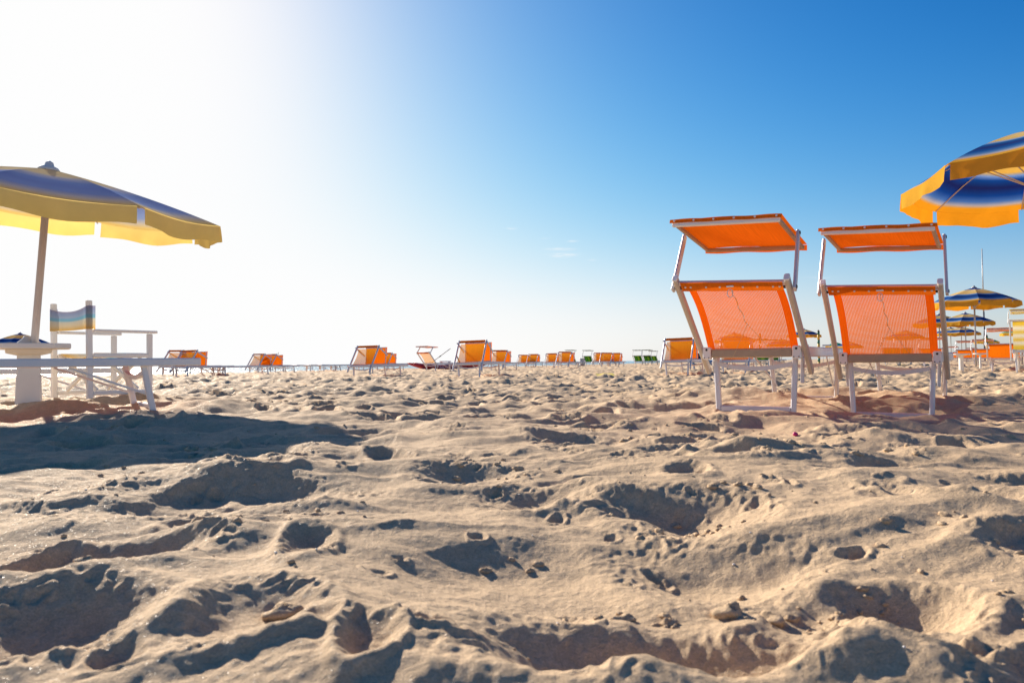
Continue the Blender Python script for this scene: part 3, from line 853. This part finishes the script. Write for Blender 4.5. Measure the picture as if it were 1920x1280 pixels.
# folded-down loungers further off: (bearing, depth, heading, label)
proto = make_lounger(zb=0.335, beta=-0.62, canopy='folded', fabric='far_mesh', panel='far_panel', hem='orange_hem', detail=False)
FAR = [
    (878, 16.4, .33, 'large orange lounger left of centre, back tipped forward, beside the red boat'),
    (930, 29.0, .35, 'smaller orange lounger peeping out right behind the large middle one'),
    (676, 18.8, .40, 'pale orange lounger with see-through back, alone at left of centre'),
    (715, 33.0, .40, 'small bright orange lounger just behind the pale see-through one'),
    (474, 31.0, .42, 'left one of the two overlapping orange loungers beside the thin stake'),
    (497, 31.4, .42, 'right one of the two overlapping orange loungers beside the thin stake'),
    (312, 22.8, .50, 'orange lounger behind the tip of the white flat lounger, left one of its pair'),
    (338, 22.4, .50, 'orange lounger behind the tip of the white flat lounger, right one of its pair'),
    (977, 47.0, .36, 'left lounger of the low orange pair just right of centre'),
    (996, 46.5, .36, 'right lounger of the low orange pair just right of centre'),
    (1031, 42.0, .38, 'lower orange lounger left of the one beside the grey bin'),
    (1054, 34.5, .38, 'orange lounger standing just left of the grey bin'),
    (1120, 43.0, .40, 'leftmost of the three orange loungers right of the grey bin'),
    (1134, 42.0, .40, 'middle one of the three orange loungers right of the grey bin'),
    (1151, 42.5, .40, 'rightmost of the three orange loungers right of the grey bin'),
    (1268, 16.4, .42, 'orange lounger with folded hood seen left of the near canopied pair'),
    (1375, 16.6, .42, 'orange lounger seen through the mesh of the left near lounger'),
]
for i, (px, dz, th, lab) in enumerate(FAR):
    q = proto if i == 0 else copy_tree(proto)
    x, y = spot(px, dz)
    place(q, x, y, base_height(np.array([x]), np.array([y]))[0] - 0.01 - 0.015 * ((i * 7) % 3), th + 0.05 * (((i * 5) % 7) / 3.0 - 1), lab, group='orange loungers with their hoods folded down')
    q.rotation_euler[0] = 0.02 * (((i * 3) % 5) / 2.0 - 1)

# flat beds
flat = make_lounger(zb=0.305, frame='white', rail_h=0.052, detail=False, back=False, bed='orange_bed')
place(flat, -3.65, 4.30, 0.065, 0.88, 'white flat-folded sun lounger in front of the pedestal table at left', group='flat folded loungers')
FLAT = [(-5.6, 7.2, 0.30, 1.03, 'flat-folded lounger cut by the left edge, behind the pedestal table'),]
for (x, y, z0, th, lab) in FLAT:
    place(copy_tree(flat), x, y, base_height(np.array([x]), np.array([y]))[0], th, lab, group='flat folded loungers')
for px, dz, lab in ((576, 34.0, 'low flat lounger on the sea edge, left one of the row of bare frames'),
                    (601, 34.4, 'low flat lounger on the sea edge, middle one of the row of bare frames'),
                    (622, 34.8, 'low flat lounger on the sea edge, right one of the row of bare frames'),
                    (410, 24.0, 'flat lounger running out right of the orange pair at far left')):
    x, y = spot(px, dz)
    place(copy_tree(flat), x, y, base_height(np.array([x]), np.array([y]))[0], 0.9, lab, group='flat folded loungers')

# loungers leaning back, with hoods up
up_kw = dict(detail=False, canopy=(-0.45, 0.98, 0.10, 0.95))
g_proto = make_lounger(zb=0.30, beta=0.80, fabric='green', bed='green', panel='green', hem='green', detail=False, canopy=(-0.45, 1.10, 0.10, 1.08))
GREEN = [(1197, 56.0, .50, 'left one of the two far green striped loungers with hoods up'),
         (1215, 55.5, .50, 'right one of the two far green striped loungers with hoods up'),
         (1226, 62.0, .50, 'green lounger half hidden behind the right far green one'),
         (1072, 52.0, .50, 'green lounger low on the sand left of the grey bin'),
         (1104, 54.0, .50, 'green lounger just right of the grey bin, partly hidden'),
         (1428, 30.0, .50, 'green lounger glimpsed below the bed of the left near lounger, left one'),
         (1446, 30.5, .50, 'green lounger glimpsed below the bed of the left near lounger, right one'),
         (1672, 30.0, .50, 'green lounger glimpsed below the right near lounger, left one'),
         (1694, 30.5, .50, 'green lounger glimpsed below the right near lounger, right one')]
for i, (px, dz, th, lab) in enumerate(GREEN):
    q = g_proto if i == 0 else copy_tree(g_proto)
    x, y = spot(px, dz)
    place(q, x, y, base_height(np.array([x]), np.array([y]))[0], th, lab, group='green striped loungers')
q = make_lounger(zb=0.33, beta=0.75, fabric='far_mesh', panel='far_panel', **up_kw)
x, y = spot(806, 30.0)
place(q, x, y, base_height(np.array([x]), np.array([y]))[0], 0.62, 'orange lounger with hood up standing in front of the red rescue boat', group='orange loungers with hoods up')
q2 = make_lounger(zb=0.30, beta=0.95, La=0.55, fabric='far_panel', panel='far_panel', hem='orange_hem', detail=False, canopy=(-0.42, 0.93, 0.10, 0.90))
x, y = spot(1883, 16.6)
place(q2, x, y, base_height(np.array([x]), np.array([y]))[0] - 0.01, 0.56, 'orange lounger with hood up at the right edge, seen squarely from behind', group='orange loungers with hoods up')
for px, dz, lab in ((1843, 27.0, 'orange lounger behind the thin table post, left of the right-edge lounger'),
                    (1812, 29.0, 'orange lounger just behind the white pedestal table at right'),
                    (1785, 44.0, 'far orange lounger with hood up left of the white pedestal table, behind the lounger rail'),
                    (1748, 24.0, 'orange lounger glimpsed under the right corner of the right near lounger'),
                    (1822, 52.0, 'small far orange lounger with hood up below the green striped post')):
    x, y = spot(px, dz)
    place(copy_tree(q2), x, y, base_height(np.array([x]), np.array([y]))[0] - 0.01, 0.6, lab, group='orange loungers with hoods up')
q = make_lounger(zb=0.44, beta=0.30, La=0.62, fabric='yellow_stripe', panel='yellow_stripe', hem='yellow_stripe', bed='yellow_stripe', detail=False, canopy=(-0.30, 1.20, 0.30, 1.17), frame='white')
x, y = spot(1932, 14.6)
place(q, x, y, base_height(np.array([x]), np.array([y]))[0], 0.6, 'yellow and white striped chair cut off by the right edge')
q = make_lounger(zb=0.30, beta=1.05, La=0.5, fabric='navy', panel='navy', hem='navy', band='navy', bed='navy', frame='blue_bar', detail=False)
x, y = spot(1312, 24.0)
place(q, x, y, base_height(np.array([x]), np.array([y]))[0], 0.7, 'dark navy lounger with blue frame right of the hooded orange one')

# ------------------------------------------------------------------ parasols
def make_parasol(Rc=1.28, H=2.45, mat='umbrella', pole='pole_grey', pole_r=0.022, rise=0.46, val=0.14, run=0.57, knob='pole_grey'):
    root = empty('parasol')
    MB().tube([(0, 0, -0.25), (0, 0, H * 0.5), (0, 0, H - 0.03)], [pole_r * 1.1, pole_r, pole_r], 12).build('pole', pole, root, True)
    MB().lathe([(0.006, H + 0.060), (0.026, H + 0.048), (0.034, H + 0.022), (0.062, H + 0.010), (0.080, H - 0.012), (0.02, H - 0.02)], 14).build('finial', knob, root, True)
    MB().lathe([(pole_r + 0.012, H - run - 0.05), (pole_r + 0.022, H - run - 0.03), (pole_r + 0.022, H - run + 0.03), (pole_r + 0.012, H - run + 0.05)], 12).build('runner', 'pole_grey', root, True)
    def rib(k, t):
        a = k * math.pi / 4
        return Vector((Rc * t * math.cos(a), Rc * t * math.sin(a), H - rise * (0.62 * t + 0.38 * t * t)))
    for k in range(8):
        def fn(u, v, k=k):
            t = 0.03 + 0.97 * v
            p = rib(k, t).lerp(rib(k + 1, t), u)
            p.z -= 0.030 * math.sin(math.pi * u) * t
            e_ = math.exp(-min(u, 1 - u) / 0.16)                       # puckers where the cloth is sewn to the rib
            p.z += t * e_ * (0.006 * math.sin(t * 34 + k * 2.1) + 0.004 * math.sin(t * 57 + k)) * math.sin(math.pi * u)
            return p
        pn = MB().grid(fn, 10, 22, lambda u, v: (u, v / VS)).build('canopy_panel', mat, root, True)
        def vf(u, v, k=k):
            uu = 0.03 + 0.94 * u
            p = rib(k, 1.0).lerp(rib(k + 1, 1.0), uu)
            p.z -= 0.030 * math.sin(math.pi * uu) - 0.004
            out = Vector((p.x, p.y, 0)).normalized()
            flut = 0.010 * math.sin(uu * 16 + k * 1.7) + 0.006 * math.sin(uu * 31 + k)
            return p + out * (0.004 + 0.022 * v * (1 - 0.3 * v) + flut * v) - Vector((0, 0, (val - 0.012 * math.sin(uu * 9.4 + k)) * v))
        MB().grid(vf, 16, 3, lambda u, v: (u, (1.0 + 0.18 * v) / VS)).build('valance', mat, pn, True)
        dn = Vector((0, 0, -0.014))
        rb = MB().tube([rib(k, t) + dn for t in (0.03, 0.35, 0.7, 0.985)], 0.0065, 6).build('rib', 'pole_brown', root)
        MB().tube([Vector((math.cos(k * math.pi / 4) * 0.03, math.sin(k * math.pi / 4) * 0.03, H - run)), rib(k, 0.50) + dn * 1.6], 0.006, 6).build('strut', 'pole_brown', rb)
    return root

def put(o, x, y, z, rz, label, cat, group=None, tilt=(0, 0)):
    o.rotation_euler = (Matrix.Rotation(tilt[0], 3, 'X') @ Matrix.Rotation(tilt[1], 3, 'Y') @ Matrix.Rotation(rz, 3, 'Z')).to_euler()
    o.location = (x, y, z)
    return tag(o, label, cat, group)

x, y = spot(1990, 6.7)
par = make_parasol(1.14, 2.40)
put(par, x, y, 0.0, R(20), 'blue and yellow striped parasol overhead at the right edge, underside showing', 'parasol', 'blue and yellow parasols', tilt=(R(-5.0), 0))
left_par = make_parasol(1.26, 1.86, mat='umbrella_flare_wash', pole='pole_brown', pole_r=0.026, rise=0.28, val=0.125, run=0.30, knob='concrete')
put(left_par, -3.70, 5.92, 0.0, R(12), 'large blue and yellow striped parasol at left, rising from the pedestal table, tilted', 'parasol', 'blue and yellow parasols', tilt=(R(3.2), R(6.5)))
PARS = [(1829, 24.0, 0.02, 'nearer of the striped parasols lined up at right, above the round table post'),
        (1811, 37.5, 0.0, 'second striped parasol at right, directly below the nearer one'),
        (1762, 38.5, 0.0, 'striped parasol just emerging behind the rail of the right near lounger'),
        (1783, 58.0, 0.08, 'low far striped parasol at right, left one of the overlapping pair'),
        (1803, 57.0, 0.08, 'low far striped parasol at right, right one of the overlapping pair'),
        (1508, 58.0, 0.1, 'striped parasol seen in the gap between the two near canopied loungers'),
        (1377, 50.0, -0.4, 'striped parasol seen as a hump through the mesh of the left near lounger, left one'),
        (1465, 66.0, -0.4, 'striped parasol seen as a hump through the mesh of the left near lounger, right one'),
        (1592, 70.0, -0.6, 'striped parasol seen through the mesh of the right near lounger, left one'),
        (1698, 55.0, -0.2, 'striped parasol seen through the mesh of the right near lounger, right one'),
        (37, 33.0, -0.65, 'low blue and yellow parasol far off at the left edge behind the table')]
for i, (px, dz, zo, lab) in enumerate(PARS):
    x, y = spot(px, dz)
    q = put(copy_tree(par), x, y, zo, R(20 + 31 * i), lab, 'parasol', 'blue and yellow parasols')
    q.scale = (1.1, 1.1, 1.03)
gp_par = make_parasol(1.15, 2.3, mat='umbrella_green')
for i, (px, dz, zo, lab) in enumerate(((1850, 80.0, 0.0, 'green and yellow parasol behind the striped post at right'),
                                       (1908, 58.0, 0.2, 'teal and yellow parasol at the right edge behind the hooded lounger'),
                                       (1567, 84.0, -0.2, 'small teal and yellow parasol left of the right near lounger'))):
    x, y = spot(px, dz)
    q = gp_par if i == 0 else copy_tree(gp_par)
    put(q, x, y, zo, R(10 + 40 * i), lab, 'parasol', 'green and yellow parasols')

# ------------------------------------------------------------------ pedestal tables
def make_table(h, half, ped, square=True):
    root = empty('pedestal_table')
    if square:
        MB().square([(ped * 1.06, -0.12), (ped * 1.04, 0.0), (ped * 0.90, h - 0.085)]).build('pedestal', 'concrete', root)
        MB().square([(ped * 1.0, h - 0.086), (ped * 1.75, h - 0.070), (ped * 1.80, h - 0.041)]).build('capital', 'concrete', root)
        MB().square([(half * 0.985, h - 0.040), (half, h - 0.032), (half, h - 0.008), (half * 0.985, h)], ch=0.4).build('table_top', 'concrete', root)
    else:
        MB().square([(ped * 1.05, -0.12), (ped, h - 0.05)]).build('pedestal', 'concrete', root)
        MB().lathe([(ped * 1.3, h - 0.049), (half * 0.7, h - 0.031)], 20).build('capital', 'concrete', root)
        MB().lathe([(half * 0.97, h - 0.030), (half, h - 0.022), (half, h - 0.006), (half * 0.97, h)], 24).build('table_top', 'concrete', root)
    return root
t = make_table(0.46, 0.275, 0.085)
MB().lathe([(0.085, 0.461), (0.075, 0.475), (0.045, 0.50), (0.034, 0.52)], 14, (0.0, 0.0, 0.0)).build('collar', 'pole_grey', t, True)
put(t, -3.70, 5.92, 0.065, R(32), 'white pedestal table with a slab top round the left parasol pole', 'table', 'pedestal tables')
t = make_table(0.42, 0.17, 0.035, False)
x, y = spot(1801, 16.0)
put(t, x, y, -0.01, 0, 'white round pedestal table at right beside the lounger rail', 'table', 'pedestal tables')
t2 = make_table(0.44, 0.16, 0.018, False)
x, y = spot(1837, 19.5)
put(t2, x, y, -0.01, 0, 'small round table on a thin post, right of the white pedestal table', 'table', 'pedestal tables')

# ------------------------------------------------------------------ director's chair
def make_director():
    root = empty('director_chair')
    w, d = 0.265, 0.25
    for s in (1, -1):
        MB().bar((-d, s * w, -0.05), (-d - 0.01, s * w, 0.80), 0.028, 0.046).build('post', 'white', root)
        MB().bar((d, s * w, -0.05), (d, s * w, 0.55), 0.028, 0.046).build('post', 'white', root)
        MB().bar((-d + 0.02, s * w, 0.565), (d + 0.06, s * w, 0.565), 0.050, 0.022).build('armrest', 'white', root)
        MB().bar((-d + 0.022, s * w, 0.37), (d - 0.022, s * w, 0.37), 0.028, 0.036).build('seat_rail', 'white', root)
        MB().bar((-d + 0.022, s * w, 0.07), (d - 0.022, s * w, 0.07), 0.026, 0.034).build('foot_rail', 'white', root)
    for k, xx in enumerate((-0.17, 0.17)):
        for s in (1, -1):
            MB().bar((xx + 0.012 * s, s * (w - 0.015), 0.09), (xx + 0.012 * s, -s * (w - 0.015), 0.35), 0.018, 0.036, side=(1, 0, 0)).build('cross_leg', 'white', root)
    def seat(u, v):
        return (-d + 0.04 + (2 * d - 0.08) * v, (u * 2 - 1) * (w - 0.012), 0.390 - 0.045 * math.sin(math.pi * u))
    MB().grid(seat, 10, 6, lambda u, v: (u, v)).build('seat_fabric', 'director', root, True)
    def backf(u, v):
        q = (u - 0.5) * 1.3                      # beyond +-0.5 the cloth turns round the post
        wrap = max(0.0, abs(q) - 0.5); q = max(-0.5, min(0.5, q))
        c = math.cos(math.pi * q)
        return (-d - 0.040 + 0.020 * c + wrap * 0.48, q * 2 * (w + 0.019), 0.575 + 0.185 * v - 0.034 * c ** 0.7 * v - 0.004 * c)
    MB().grid(backf, 20, 6, lambda u, v: (u, v)).build('back_fabric', 'director', root, True)
    return root
place(make_director(), -3.40, 6.42, 0.065, 0.57, 'white wooden director\'s chair with striped canvas back beside the pedestal table', 'chair')

# ------------------------------------------------------------------ poles, posts, boat, bin, signs
x, y = spot(1846, 46.0)
fp = empty('flag_pole', (x, y, 0))
MB().tube([(0, 0, -0.3), (0, 0, 3.0)], 0.05, 10).build('lower_pole', 'dark_pole', fp, True)
MB().tube([(0, 0, 3.0), (0, 0, 6.72)], [0.042, 0.024], 10).build('upper_pole', 'pole_grey', fp, True)
MB().lathe([(0.005, 6.78), (0.035, 6.75), (0.03, 6.72)], 10).build('finial', 'pole_grey', fp, True)
tag(fp, 'tall bare metal flag pole rising behind the right parasols', 'pole')

def striped_post(px, dz, top, label):
    x, y = spot(px, dz)
    root = empty('striped_post', (x, y, 0))
    z, k = -0.2, 0
    while z < top:
        z2 = min(top, z + 0.17 + 0.06 * (k % 2))
        MB().tube([(0, 0, z), (0, 0, z2 - 0.002)], 0.055, 10).build('band', ('green_paint', 'yellow_paint')[k % 2], root, True)
        z, k = z2, k + 1
    MB().lathe([(0.055, top), (0.045, top + 0.05), (0.01, top + 0.09)], 10).build('cap', 'brown', root, True)
    tag(root, label, 'post', 'green and yellow striped posts')
striped_post(1535, 34.0, 1.52, 'green and yellow striped post in the gap between the near canopied loungers')
striped_post(1850.5, 44.0, 1.50, 'green and yellow striped post at right below the parasols')
striped_post(1425, 40.0, 1.60, 'green and yellow striped post seen through the mesh of the left near lounger')

x, y = spot(513, 36.0)
stake = MB().tube([(0, 0, -0.3), (0.22, 0, 0.95)], 0.012, 6).build('beach_stake', 'oar')
stake.location = (x + 0.0, y, base_height(np.array([x]), np.array([y]))[0])
tag(stake, 'thin leaning stake behind the overlapping orange loungers', 'stake')

def make_boat():
    root = empty('rescue_boat')
    for s in (1, -1):
        rings = []
        for k in range(13):
            q = k / 12
            xx = -2.0 + 4.0 * q
            wv = 0.20 * (math.sin(math.pi * min(1, max(0.02, q * 1.0))) ** 0.45)
            dep = 0.30 * (math.sin(math.pi * max(0.03, min(0.97, q))) ** 0.5)
            up = 0.16 * abs(2 * q - 1) ** 2.4
            top = 0.34 + up
            rings.append([(xx, s * 0.55 + wv * a, top - dep * b) for a, b in ((-1, 0), (-0.95, 0.35), (-0.5, 0.9), (0, 1), (0.5, 0.9), (0.95, 0.35), (1, 0), (0, -0.05))])
        hull = MB().loft(rings).build('hull', 'red_hull', root, True)
        cu = bpy.data.curves.new('lettering', 'FONT')
        cu.body = 'SALVATAGGIO'; cu.size = 0.17; cu.align_x = 'CENTER'; cu.extrude = 0.002
        tmp = bpy.data.objects.new('lettering', cu); col.objects.link(tmp)
        bpy.context.view_layer.update()
        me = bpy.data.meshes.new_from_object(tmp)
        bpy.data.objects.remove(tmp)
        me.materials.append(M['letter'])
        lt = bpy.data.objects.new('lettering', me); col.objects.link(lt)
        lt.parent = hull
        lt.location = (0.25, s * 0.762, 0.185)
        lt.rotation_euler = (R(90), 0, R(180) if s > 0 else 0)
    for xx in (-0.9, 0.0, 0.9):
        MB().bar((xx, -0.62, 0.37), (xx, 0.62, 0.37), 0.16, 0.05, side=(1, 0, 0)).build('thwart', 'white', root)
    MB().bar((-0.45, 0, 0.52), (0.05, 0, 0.52), 0.45, 0.05).build('seat', 'white', root)
    for xx in (-0.40, 0.0):
        MB().bar((xx, 0, 0.39), (xx, 0, 0.495), 0.35, 0.04).build('seat_leg', 'white', root)
    MB().bar((0.62, -0.2, 0.38), (0.38, -0.2, 0.86), 0.07, 0.05).build('oar_post', 'brown', root)
    return root
bx, by = spot(842, 38.5)
boat = make_boat()
boat.location = (bx, by, base_height(np.array([bx]), np.array([by]))[0] - 0.10)
boat.rotation_euler = (0, 0, R(-8))
tag(boat, 'red twin-hulled rescue rowing boat with pale lettering at the water\'s edge', 'boat')
oar = empty('oar')
MB().tube([(0, 0, 0), (0.95, 0.05, 0.70)], 0.018, 8).build('shaft', 'oar', oar)
MB().bar((-0.42, -0.02, -0.31), (0.0, 0, 0.0), 0.02, 0.13).build('blade', 'oar', oar)
MB().tube([(0.40, 0.02, 0.295), (0.47, 0.025, 0.346)], 0.03, 8).build('oar_collar', 'dark', oar)
oar.location = (bx - 0.85, by - 0.45, boat.location.z + 0.46)
tag(oar, 'pale wooden oar slanting up out of the red rescue boat', 'oar')

x, y = spot(1091, 56.0)
bn = empty('waste_bin', (x, y, base_height(np.array([x]), np.array([y]))[0]), R(6))
MB().square([(0.17, -0.05), (0.175, 0.02), (0.178, 0.52)], ch=0.06).build('body', 'grey_box', bn)
MB().square([(0.182, 0.521), (0.185, 0.55), (0.175, 0.57)], ch=0.06).build('lid', 'grey_box', bn)
MB().bar((-0.176, -0.184, 0.08), (0.10, -0.184, 0.08), 0.008, 0.05).build('label_strip', 'red_hull', bn)
tag(bn, 'square grey waste bin between the groups of orange loungers', 'bin')

def sign(px, dz, w_, h_, z, n, lab):
    x, y = spot(px, dz)
    root = empty('sign_board', (x, y, 0))
    MB().bar((-w_ / 2, 0, z), (w_ / 2, 0, z), 0.03, h_).build('board', 'sign', root)
    for s in (-1, 1):
        MB().bar((s * w_ * 0.4, 0, -0.2), (s * w_ * 0.4, 0, z - h_ / 2), 0.03, 0.03).build('leg', 'pole_grey', root)
    for k in range(n):
        xx = -w_ * 0.38 + w_ * 0.76 * (k + 0.5) / n
        MB().bar((xx - w_ * 0.025, -0.019, z), (xx + w_ * 0.025, -0.019, z), 0.004, h_ * 0.45).build('letter_mark', 'sign_text', root)
    tag(root, lab, 'sign', 'small far signs')
sign(1513, 60.0, 0.30, 0.14, 1.36, 2, 'small pale sign below the parasol in the gap, left one')
sign(1549, 60.0, 0.62, 0.11, 1.36, 8, 'wider pale sign with dark lettering right of the striped post in the gap')

# ------------------------------------------------------------------ things lying on the sand
def blob(mb, c, r, seed, squash=0.65, rough=0.3, n1=7, n2=10):
    rg = random.Random(seed)
    ph = [rg.uniform(0, 6.28) for _ in range(6)]
    sx, sy = rg.uniform(0.75, 1.3), rg.uniform(0.75, 1.3)
    rings = []
    for j in range(n1):
        th = math.pi * (j + 0.35) / (n1 - 0.3)
        ring = []
        for k in range(n2):
            a = 2 * math.pi * k / n2
            q = 1 + rough * (0.5 * math.sin(2 * a + ph[0] + th) + 0.35 * math.sin(3 * a + ph[1] - 2 * th) + 0.3 * math.sin(5 * th + ph[2] + a)) + rg.uniform(-.06, .06)
            ring.append((c[0] + r * q * sx * math.sin(th) * math.cos(a), c[1] + r * q * sy * math.sin(th) * math.sin(a), c[2] + r * q * squash * math.cos(th)))
        rings.append(ring[::-1])
    mb.loft(rings)

clods = MB()
cnt = 0
def scatter(px, py, n, spread_px, r0, r1):
    global cnt
    for _ in range(int(n * 0.5)):
        x_, y_ = gp(px + random.gauss(0, spread_px), py + random.gauss(0, spread_px * 0.22))
        r_ = random.uniform(r0, r1) * y_ / 1.6
        blob(clods, (x_, y_, ground(x_, y_) + r_ * 0.05), r_ * 0.9, cnt, 0.6, 0.45, 6, 9); cnt += 1
for (px, py, n, s, r0, r1) in ((430, 1025, 30, 60, .005, .014), (600, 1000, 20, 60, .003, .008), (1300, 985, 40, 80, .004, .013), (1380, 945, 12, 25, .007, .014),
                               (870, 905, 16, 50, .004, .011), (960, 910, 14, 30, .004, .010), (350, 850, 18, 45, .006, .018), (1440, 875, 14, 40, .005, .014),
                               (1650, 880, 20, 60, .004, .013), (1830, 1040, 18, 80, .004, .014), (1880, 1130, 14, 60, .005, .014), (1150, 1130, 26, 50, .005, .012),
                               (1530, 1140, 26, 40, .004, .011), (1650, 1100, 20, 60, .004, .012), (200, 910, 14, 60, .003, .008), (980, 1050, 8, 40, .006, .012),
                               (1700, 1230, 22, 80, .004, .010), (1150, 815, 8, 40, .004, .010), (1500, 810, 16, 70, .003, .008), (1800, 830, 14, 60, .004, .010)):
    scatter(px, py, n, s, r0, r1)
for _ in range(260):
    r_ = math.sqrt(rng.uniform(0.8, 22)); a_ = rng.uniform(-R(40), R(40))
    x_, y_ = r_ * math.sin(a_), r_ * math.cos(a_)
    rad = 0.0022 + 0.005 * rng.random() ** 3
    blob(clods, (x_, y_, ground(x_, y_) + rad * 0.2), rad * max(1, r_ / 2.2), cnt, n1=4, n2=6); cnt += 1
tag(clods.build('sand_crumbs', 'sand', None, True), 'small crumbs and clods of dry sand scattered over the beach', None, kind='stuff')

BIG = [(1358, 1130, .030, 'largest pale sand clod on the rim of the big foreground hollow'),
       (1437, 1132, .018, 'sand clod right beside the largest one on the foreground hollow\'s rim'),
       (1473, 1128, .012, 'smaller round sand clod at the right end of the foreground hollow\'s rim'),
       (1245, 1135, .015, 'sand clod on the hollow\'s rim left of the largest one'),
       (1165, 1132, .015, 'sand clod at the left end of the foreground hollow\'s rim'),
       (530, 1180, .026, 'rounded sand lump inside the dark round hollow at lower left'),
       (160, 1118, .016, 'flat-topped sand clod alone on a crest at lower left'),
       (372, 1035, .018, 'sand clod at the left end of the crumbled ridge at left')]
for i, (px, py, r_, lab) in enumerate(BIG):
    x_, y_ = gp(px, py)
    mb = MB()
    blob(mb, (0, 0, 0), r_ * 0.8, 900 + i, 0.55, 0.42, 10, 16)
    q = mb.build('sand_clod', 'sand', None, True)
    q.location = (x_, y_, ground(x_, y_) + r_ * 0.05)
    tag(q, lab, 'sand clod', 'larger sand clods')

x_, y_ = spot(1135, 14.2)
mb = MB()
def matf(u, v):
    return ((u - 0.5) * 0.34, (v - 0.5) * 0.62, 0.03 + 0.006 * math.sin(7 * u + 3 * v) + 0.005 * math.sin(13 * u - 5 * v) + 0.06 * v)
mb.grid(matf, 12, 10)
mt = mb.build('plastic_sheet', 'yellow_mat', None, True)
mt.location = (x_, y_, ground(x_, y_) + 0.01)
tag(mt, 'crumpled yellow plastic sheet lying on the sand in mid distance', 'plastic sheet')
x_, y_ = spot(877, 11.6)
mb = MB(); blob(mb, (0, 0, 0), 0.022, 55, 0.8, 0.2, 7, 10)
q = mb.build('orange_peel', 'orange_peel', None, True); q.location = (x_, y_, ground(x_, y_) + 0.015)
tag(q, 'tiny orange scrap on the sand below the large middle lounger', 'scrap')
x_, y_ = gp(1487, 817)
q = MB().lathe([(0.010, 0), (0.011, 0.002), (0.011, 0.010), (0.009, 0.012)], 14).build('bottle_cap', 'pink', None, True)
q.location = (x_, y_, ground(x_, y_) + 0.002); q.rotation_euler = (R(25), R(10), 0)
tag(q, 'magenta bottle cap on the sand in front of the left near lounger', 'bottle cap')
sh = MB()
for i in range(26):
    px, py = random.uniform(50, 1850), random.uniform(860, 1270)
    x_, y_ = gp(px, py)
    blob(sh, (x_, y_, ground(x_, y_) + 0.001), random.uniform(0.0012, 0.0028), 300 + i, 0.5, 0.2, 4, 6)
tag(sh.build('shell_bits', 'shell', None, True), 'tiny white shell fragments strewn over the near sand', None, kind='stuff')
print('stamps', n_st, 'verts', NR * NA)
